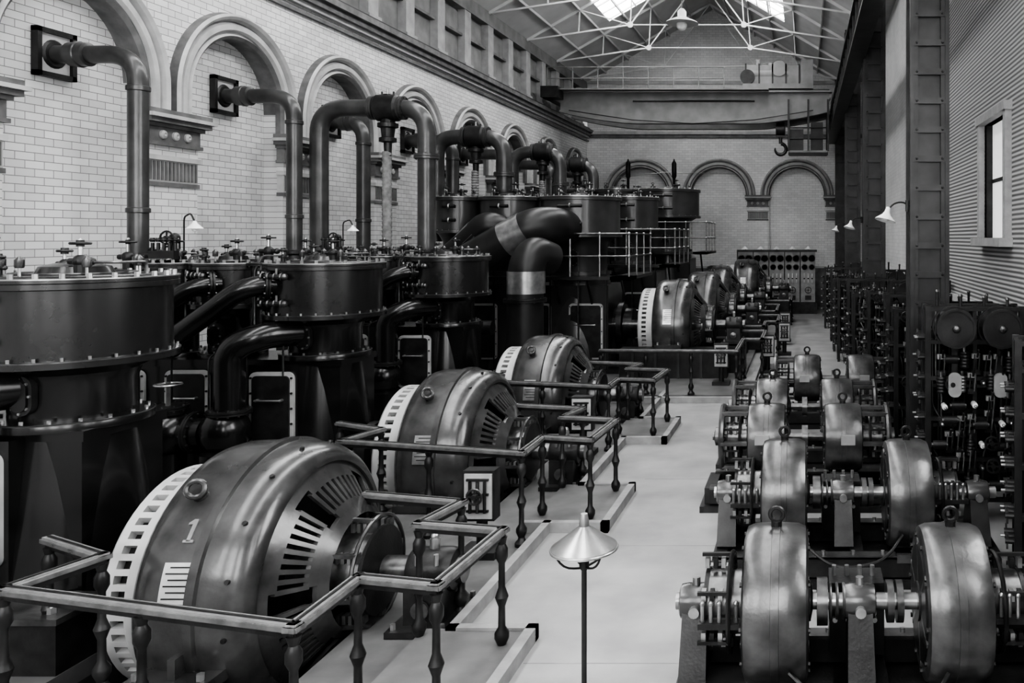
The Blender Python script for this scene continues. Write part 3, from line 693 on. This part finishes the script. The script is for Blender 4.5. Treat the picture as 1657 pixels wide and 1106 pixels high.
b.box(-.1,.4,cy-1.0,cy+.8,10.3,11.3,CRANE); b.cyl((-2.3,cy-1.0,10.6),Y_,.3,.1,DARK,20)
for i in range(5): b.box(-2.4+.55*i,-2.34+.55*i,cy-.95,cy-.9,10.3,11.15,DARK)
b.cyl((-1.9,cy-.2,11.1),Z_,.12,.35,CRANE,12); b.cyl((-1.3,cy-.2,11.1),Z_,.2,.2,CRANE,12)
for x in (-2.2,.1):
    for sy in (-.9,.9): b.cyl((x,cy+sy-.05,10.2),Y_,.18,.1,DARK,16)
HZ=.45
for x in (-1.05,-.85): b.cyl((x,cy-.5,8.2+HZ),Z_,.018,1.6,DARK,6)
b.cyl((-1.12,cy-.5,8.05+HZ),X_,.28,.34,DARK,24); b.box(-1.15,-.75,cy-.6,cy-.4,7.7+HZ,8.2+HZ,DARK)
b.cyl((-.95,cy-.5,7.45+HZ),Z_,.07,.3,DARK,10)
hk=[(-.95+.23*math.sin(t),cy-.5,7.22+HZ-.23*math.cos(t)) for t in [pi-.1-i*(1.55*pi)/14 for i in range(15)]]
b.tube(hk,[.075]*10+[.07,.06,.05,.04,.02],DARK,10)
b.box(-.6,1.0,cy-1.4,cy+.2,7.45,7.53,CRANE)
for (x,y) in ((-.6,cy-1.4),(1.0,cy-1.4),(1.0,cy+.2),(-.6,cy+.2),(.2,cy-1.4)): b.box(x-.04,x+.04,y-.04,y+.04,7.5,9.6,DARK)
for zz in (8.0,8.45): b.tube([(-.6,cy-1.4,zz),(1.0,cy-1.4,zz)],.03,DARK,6)
b.box(-.55,-.0,cy-1.3,cy-.9,7.53,8.4,DARK); b.box(.3,.8,cy-1.2,cy-.8,7.53,8.7,DARK)
b.obj('overhead_travelling_crane',(0,0,-.48))
b=B(); b.cyl((-4.4,30,11.7),Z_,.02,2.6,DARK,6); b.lathe([(.08,.5),(.16,.4),(.16,.2),(.55,.02),(.6,-.03)],(-4.4,30,11.3),Z_,TRUSS,24); b.sphere((-4.4,30,11.2),.2,PORC,16); b.obj('pendant_arc_lamp')
for y in (12.2,21.5,30.8):
    b=B()
    b.tube(fillet([(1.53,y-.26,3.95),(1.45,y-.26,4.02),(1.3,y-.26,4.0),(1.22,y-.26,3.9)],.08,4),.014,DARK,6); b.cyl((1.5,y-.26,3.88),Z_,.03,.16,DARK,8)
    n=Vector((-.25,-.15,-1)).normalized()
    b.lathe([(.03,-.02),(.04,.05),(.07,.1),(.15,.17),(.155,.18),(.14,.175),(.06,.11),(.03,.06)],(1.22,y-.26,3.92),n,PORC,20); b.sphere(Vector((1.22,y-.26,3.92))+n*.14,.05,PORC,12)
    b.obj('bracket_lamp')
# ---------------------------------------------------------------- switchboard at end
b=B(); y=38.0
for i in range(5):
    x=-3.0+i*.72
    b.box(x,x+.66,y,y+.06,.55,2.85,SLATE)
    for k,(dx,z) in enumerate(((.17,2.56),(.5,2.56),(.17,2.16),(.5,2.16))):
        R_=.16 if k<2 else .13
        b.lathe([(R_,0),(R_,-.06),(R_-.03,-.07)],(x+dx,y,z),(0,1,0),DARK,20); b.lathe([(0,-.075),(R_-.035,-.075)],(x+dx,y,z),(0,1,0),PORC,20)
    for dx in (.16,.34,.52):
        b.box(x+dx-.02,x+dx+.02,y-.1,y,1.45,1.85,STEEL); b.box(x+dx-.03,x+dx+.03,y-.12,y,1.6,1.66,DARK)
    handwheel(b,(x+.34,y-.12,1.1),Y_,.14,DARK); b.box(x+.2,x+.48,y-.05,y,.65,.85,DARK)
    b.box(x-.05,x,y-.02,y+.1,0,2.9,DARK)
    b.tube(fillet([(x+.34,y,2.88),(x+.34,y-.1,3.1),(x+.34,y-.35,3.1)],.06,3),.015,DARK,6); b.lathe([(.03,.05),(.17,-.08)],(x+.34,y-.38,3.06),Z_,PORC,16)
b.box(-3.05,.62,y-.04,y+.1,2.85,2.95,DARK); b.box(-3.05,.62,y,y+.2,0,.55,DARK)
b.obj('switchboard')
for (x,yy) in ((-.55,24),(-.9,20.9),(-.6,27.2),(-1.9,19.2),(-3.55,9.15),(-3.55,13.35)):
    b=B(); z=.1 if yy>17 else 0.0
    b.box(x-.2,x+.2,yy-.18,yy+.18,z,z+.08,DARK); b.cyl((x,yy,z+.08),Z_,.06,.5,DARK,12); b.box(x-.17,x+.17,yy-.1,yy+.08,z+.4,z+.95,DARK)
    b.box(x-.15,x+.15,yy-.12,yy-.1,z+.43,z+.92,MARB)
    for dx in (-.08,0,.08): b.cyl((x+dx,yy-.14,z+.5),Z_,.018,.34,DARK if dx else DSTEEL,8)
    for zz in (.52,.7,.86): b.box(x-.12,x+.12,yy-.15,yy-.12,z+zz-.012,z+zz+.012,DARK)
    handwheel(b,(x,yy-.22,z+.7),Y_,.08,DSTEEL); b.cyl((x,yy-.22,z+.7),Y_,.015,.12,STEEL,8)
    b.obj('regulator_pedestal')
# ---------------------------------------------------------------- motor-generator sets (right)
def ringmachine(b,x,R,w,zc,facing,comm=True,mc=CASE2):
    h=w/2
    b.lathe([(R*.55,-h*.9),(R*.86,-h),(R*.95,-h*.93),(R*.99,-h*.7),(R,-h*.3),(R*1.0,h*.3),(R*.99,h*.7),(R*.95,h*.93),(R*.86,h),(R*.55,h*.9)],(x,0,zc),X_,mc,48,closed=True)
    b.lathe([(R*1.0,-.03),(R*1.012,-.028),(R*1.012,.028),(R*1.0,.03)],(x,0,zc),X_,mc,48,closed=True)
    b.cyl((x-h*.8,0,zc),X_,R*.6,w*.8,DARK,32)
    for s_ in (-1,1):
        b.lathe([(R*.72,-.012),(R*.75,0),(R*.72,.012)],(x+s_*h*.97,0,zc),X_,DARK,40)
        for i in range(6):
            t=2*pi*i/6+.3; d=V(0,math.cos(t),math.sin(t))
            b.beam(V(x+s_*h*.92,0,zc)+d*.1,V(x+s_*h*.92,0,zc)+d*R*.8,.05,.03,mc)
        b.lathe([(.14,-.03),(.14,.03),(.05,.05)],(x+s_*h*.95,0,zc),X_,DARK,20)
        for i in range(10):
            t=2*pi*i/10; d=V(0,math.cos(t),math.sin(t)); b.cyl(V(x+s_*h*.93,0,zc)+d*R*.84,(s_,0,0),.018,.03,DARK,6)
    b.cyl((x,0,zc+R-.01),Z_,.04,.05,DARK,10); b.ring((x,0,zc+R+.09),Y_,.05,.016,DARK,16,6)
    for sy in (-1,1):
        b.box(x-h*.7,x+h*.7,min(sy*R*.55,sy*R*1.05),max(sy*R*.55,sy*R*1.05),zc-R*.95,zc-R*.8,mc)
        b.box(x-h*.7,x+h*.7,min(sy*R*.7,sy*R*.95),max(sy*R*.7,sy*R*.95),.3,zc-R*.8,DARK)
    if comm:
        f=facing; x0=x+f*h
        b.cyl((x0,0,zc),(f,0,0),R*.40,.26,DSTEEL,32); b.cyl((x0+f*.26,0,zc),(f,0,0),R*.42,.03,DARK,32)
        b.ring((x0+f*.1,0,zc),X_,R*.62,.018,DARK,32,6)
        for i in range(6):
            t=2*pi*i/6+.5; d=V(0,math.cos(t),math.sin(t))
            p=V(x0+f*.1,0,zc)+d*R*.62; b.beam(p,p+V(f*.22,0,0),.025,.025,DARK)
            for k in range(4):
                q=V(x0+f*(.1+k*.06),0,zc)+d*R*.52; b.box(q.x-.016,q.x+.016,q.y-.035,q.y+.035,q.z-.035,q.z+.035,STEEL if k%2 else DARK)
def bearing(b,x,zc):
    b.lathe([(.1,-.12),(.12,-.11),(.13,-.06),(.13,.06),(.12,.11),(.1,.12)],(x,0,zc),X_,CASE,20)
    vs=[(x-.1,-.28,.3),(x+.1,-.28,.3),(x+.1,.28,.3),(x-.1,.28,.3),(x-.09,-.1,zc),(x+.09,-.1,zc),(x+.09,.1,zc),(x-.09,.1,zc)]
    b.add(vs,[(0,1,2,3),(4,5,6,7),(0,1,5,4),(1,2,6,5),(2,3,7,6),(3,0,4,7)],DARK)
    b.cyl((x,0,zc+.12),Z_,.03,.06,STEEL,10); b.cyl((x,-.12,zc-.02),(0,-1,0),.04,.05,STEEL,12)
def bed(b,x0,x1,hw):
    for sy in (-1,1):
        b.box(x0,x1,sy*hw-.07,sy*hw+.07,.1,.3,DARK); b.box(x0,x1,sy*hw-.07,sy*hw+.07,.28,.31,CASE2)
    for x in (x0,x1,(x0+x1)/2): b.box(x-.07,x+.07,-hw,hw,.08,.28,DARK)
    b.box(x0-.12,x1+.12,-hw-.12,hw+.12,0,.08,DARK)
    x=x0+.15
    while x<x1:
        for sy in (-1,1): b.cyl((x,sy*hw,.31),Z_,.02,.035,STEEL,6)
        x+=.3
def mg_large():
    b=B(); zc=.78
    bed(b,-.85,1.95,.5)
    ringmachine(b,-.2,.56,.47,zc,-1); ringmachine(b,1.1,.56,.47,zc,1)
    b.cyl((-.95,0,zc),X_,.06,3.0,STEEL,16)
    b.cyl((.1,0,zc),X_,.17,.08,DSTEEL,24); b.cyl((.62,0,zc),X_,.15,.05,DSTEEL,24); b.cyl((.69,0,zc),X_,.15,.05,DSTEEL,24)
    for x in (-.8,.42,1.85): bearing(b,x,zc)
    for k in range(3): b.ring((.2+.05*k,0,zc),X_,.12,.012,COPPER,20,6)
    b.tube(fillet([(-.1,-.5,.5),(.3,-.75,.25),(.8,-.7,.3),(1.0,-.5,.5)],.2,6),.015,DARK,6)
    for k in range(6): b.cyl((1.35+.06*k,-.3,zc+.02),Z_,.015,.14,STEEL,8); b.sphere((1.35+.06*k,-.3,zc+.17),.02,STEEL,8)
    for k in range(5): b.cyl((-.72+.06*k,-.3,zc-.02),Z_,.015,.12,STEEL,8); b.sphere((-.72+.06*k,-.3,zc+.11),.02,STEEL,8)
    b.box(-.75,-.45,-.34,-.26,zc-.06,zc-.02,DARK); b.box(1.32,1.7,-.34,-.26,zc-.02,zc+.02,DARK)
    b.box(.2,.62,.15,.45,.3,.85,DARK)
    for k in range(4): b.cyl((.24+.1*k,.12,.6),(0,-1,0),.02,.05,STEEL,8); b.cyl((.24+.1*k,.3,.85),Z_,.018,.08,STEEL,8)
    return b
def mg_small():
    b=B(); zc=.86; mcase=CASE2
    bed(b,-1.2,1.15,.36)
    for (x,f) in ((-.48,-1),(.52,1)):
        R=.44; ringmachine(b,x,R,.5,zc,f)
        xe=x+f*(.25+.33)
        b.lathe([(R*.95,-.03),(R*.98,0),(R*.95,.03),(R*.8,.03),(R*.8,-.03)],(xe,0,zc),X_,mcase,40,closed=True)
        for i in range(6):
            t=2*pi*i/6; d=V(0,math.cos(t),math.sin(t)); b.beam(V(x+f*.24,0,zc)+d*R*.9,V(xe,0,zc)+d*R*.9,.09,.04,mcase)
            b.beam(V(xe,0,zc)+d*.08,V(xe,0,zc)+d*R*.85,.06,.03,mcase)
        b.lathe([(.12,0),(.12,.1),(.06,.12)],(xe,0,zc),(f,0,0),mcase,20)
        b.box(x+f*.05-.09,x+f*.05+.09,-.48,-.42,zc+.0,zc+.12,SLATE)
    b.cyl((-1.2,0,zc),X_,.05,2.4,DSTEEL,16); b.cyl((-.02,0,zc),X_,.15,.08,DSTEEL,20)
    return b
ml=mg_large().mesh('motor_generator_set'); ms_=mg_small().mesh('motor_generator_set')
for y in (6.2,8.85): place(ml,'motor_generator_set',(0,y,0))
for y in (11.0,12.95): place(ms_,'motor_generator_set',(0,y,0))
place(ms_,'motor_generator_set',(.55,15.6,0))
# ---------------------------------------------------------------- switchgear racks
def rack(seed,W=1.1,H=2.65,D=.45,drums=True):
    rnd=random.Random(seed); b=B()
    for x in (0,W):
        for y in (0,D): b.box(x-.035,x+.035,y-.035,y+.035,0,H,DARK)
    b.box(W/2-.025,W/2+.025,-.02,.02,0,H,DARK)
    b.box(.02,W-.02,D-.02,D,.3,H-.3,BLACK); b.box(.04,.07,.03,D-.03,.3,H-.3,BLACK)
    for z in (.25,.75,1.25,1.75,2.2,H-.04):
        b.box(-.03,W+.03,-.03,.03,z-.02,z+.03,DARK); b.box(-.03,W+.03,D-.03,D+.03,z-.02,z+.03,DARK)
        for x in (0,W): b.box(x-.02,x+.02,0,D,z-.02,z+.02,DARK)
    if drums:
        for x in (W*.27,W*.75):
            b.cyl((x,-.3,H-.25),Y_,.21,.5,DARK,28); b.lathe([(.21,0),(.24,0),(.24,.05),(.21,.05)],(x,-.32,H-.25),Y_,DARK,28,closed=True); b.sphere((x,-.32,H-.25),.05,DSTEEL,10)
            b.lathe([(.24,0),(.26,0),(.26,.06),(.24,.06)],(x,-.05,H-.25),Y_,DARK,28,closed=True)
            b.beam((x,-.1,H-.5),(x,-.1,H-1.0),.07,.03,DARK)
            b.rprism((x,-.14,H-.95),X_,Z_,(0,-1,0),.16,.3,.04,.07,SLATE)
    for z in (.45,.7,.95,1.2,1.45,1.7,1.95)+(() if drums else (2.2,)):
        n=rnd.randint(5,8)
        for i in range(n):
            x=.08+(W-.16)*(i+.5)/n+rnd.uniform(-.02,.02); t=rnd.random(); zz=z+rnd.uniform(-.04,.06)
            if t<.3:
                pr=[(0,-.1)]+[(.05+.008*(k%2),-.1+.02*k) for k in range(11)]+[(0,.1)]
                b.lathe(pr,(x,-.08,zz),Z_,COPPER if rnd.random()<.2 else DARK,14); b.cyl((x,-.08,zz+.1),Z_,.02,.06,COPPER,8)
            elif t<.55:
                for dx in (-.03,.03): b.beam((x+dx,-.05,zz-.1),(x+dx,-.16,zz+.12),.012,.03,DSTEEL if rnd.random()<.5 else STEEL)
                b.box(x-.05,x+.05,-.06,0,zz-.14,zz-.08,DARK); b.box(x-.05,x+.05,-.06,0,zz+.06,zz+.12,SLATE); b.cyl((x,-.17,zz+.1),(0,-.6,.8),.014,.12,DARK,8)
            elif t<.75:
                b.cyl((x,-.14,zz),Y_,.035,.14,PORC if rnd.random()<.2 else DARK,12); b.cyl((x,-.2,zz),Y_,.013,.08,STEEL,8); b.sphere((x,-.2,zz),.02,STEEL,8)
            elif t<.92:
                b.cyl((x-.08,-.1,zz),X_,.055,.16,DARK,16); b.cyl((x-.1,-.1,zz),X_,.03,.2,DSTEEL,12)
            else:
                handwheel(b,(x,-.16,zz),Y_,.08,DARK); b.cyl((x,-.16,zz),Y_,.015,.16,STEEL,8)
    for z in [.5+.25*k for k in range(int((H-.6)/.25))]:
        for yy in (.08,.22,.36):
            b.cyl((-.12,yy,z),X_,.03,.1,DARK,10)
            if rnd.random()<.5: b.cyl((-.16,yy,z),X_,.014,.05,STEEL,6)
            else: b.box(-.11,-.09,yy-.012,yy+.012,z-.08,z+.08,DSTEEL)
    for k in range(14):
        x=rnd.uniform(.05,W-.05); x2=x+rnd.uniform(-.12,.12); y=rnd.uniform(-.04,.1)
        z=rnd.uniform(.1,1.0); b.tube(fillet([(x,y,z),(x,y-.03,z+.6),(x2,y,z+.75),(x2,y,min(H,z+1.6))],.12,4),.012,rnd.choice([DARK,DARK,COPPER]),6)
    for z in (1.1,1.6): b.box(0,W,D*.5,D*.5+.02,z,z+.04,COPPER)
    for q in (.1,.35,.6,.85): 
        hh=rnd.uniform(.06,.2); b.cyl((W*q,0,H),Z_,.02,hh,DARK,8); b.sphere((W*q,0,H+hh),.028,DSTEEL,8)
    return b
rk=[rack(1,1.15),rack(2,1.1,drums=False,H=2.5),rack(3,1.2,2.35,drums=False),rack(5,1.0,2.2,drums=False)]
rk=[r.mesh('switchgear_rack') for r in rk]
for (i,x,y,rot) in ((0,1.55,10.3,-.05),(1,2.15,12.7,0),(2,1.5,13.4,0),(1,1.5,14.7,0),(0,1.75,16.5,.0),(2,1.4,17.7,0),(3,1.15,18.9,.0),(1,1.1,20.2,.0),(0,2.15,22,0),(2,1.0,23.4,0),(3,.95,25.5,0),(1,.95,28,0),(2,.85,32,0),(1,2.1,8.1,-.2)):
    place(rk[i],'switchgear_rack',(x,y,0),rot)
b=B(); 
for yy in [3.6+1.0*i for i in range(4)]:
    b.box(2.72,2.78,yy-.03,yy+.03,0,2.0,DARK)
    for z in (.4,.8,1.2,1.6,2.0): b.box(2.55,2.9,yy,yy+1.0,z-.02,z+.02,DARK)
    for z in (.6,1.0,1.4,1.8):
        for k in range(4):
            pr=[(0,-.14)]+[(.045+.01*(q%2),-.14+.028*q) for q in range(11)]+[(0,.14)]
            b.lathe(pr,(2.62,yy+.15+.23*k,z),Z_,COPPER if (k+int(z*5))%3==0 else DARK,10)
b.obj('resistance_bank')
# ---------------------------------------------------------------- standing lamp in the aisle
b=B()
lx,ly,lz=-1.35,5.1,1.6
b.lathe([(.17,0),(.17,.03),(.05,.07),(.02,.12),(.016,.5),(.016,lz-.15),(.03,lz-.13),(.03,lz-.08),(.02,lz-.02)],(lx,ly,0),Z_,DARK,20)
b.lathe([(.205,-.02),(.2,0),(.03,.125),(.028,.16),(.02,.2),(0,.2),(.018,.155),(.02,.12),(.19,-.005)],(lx,ly,lz),Z_,STEEL,40)
b.sphere((lx,ly,lz+.0),.04,PORC,12)
for k in range(4):
    t=pi/4+k*pi/2; c,s_=math.cos(t),math.sin(t)
    b.tube(fillet([(lx+.19*c,ly+.19*s_,lz-.01),(lx+.15*c,ly+.15*s_,lz-.1),(lx+.02*c,ly+.02*s_,lz-.13)],.08,4),.007,DARK,6)
b.ring((lx,ly,lz-.01),Z_,.2,.007,STEEL,40,6)
b.obj('floor_lamp')
# ---------------------------------------------------------------- camera, world
cd=bpy.data.cameras.new('camera'); co=bpy.data.objects.new('camera',cd); sc.collection.objects.link(co)
co.location=(0,0,3.5); co.rotation_euler=(pi/2,0,0)
cd.sensor_width=36; cd.lens=36*1340/1657; cd.shift_x=-(1300-828.5)/1657; cd.shift_y=-(553-385)/1657; cd.clip_end=200
sc.camera=co
w=bpy.data.worlds.new('world'); sc.world=w; w.use_nodes=True
w.node_tree.nodes['Background'].inputs[0].default_value=(.9,.9,.9,1); w.node_tree.nodes['Background'].inputs[1].default_value=0.5
try: sc.view_settings.look='AgX - High Contrast'
except Exception as ex: print(ex)
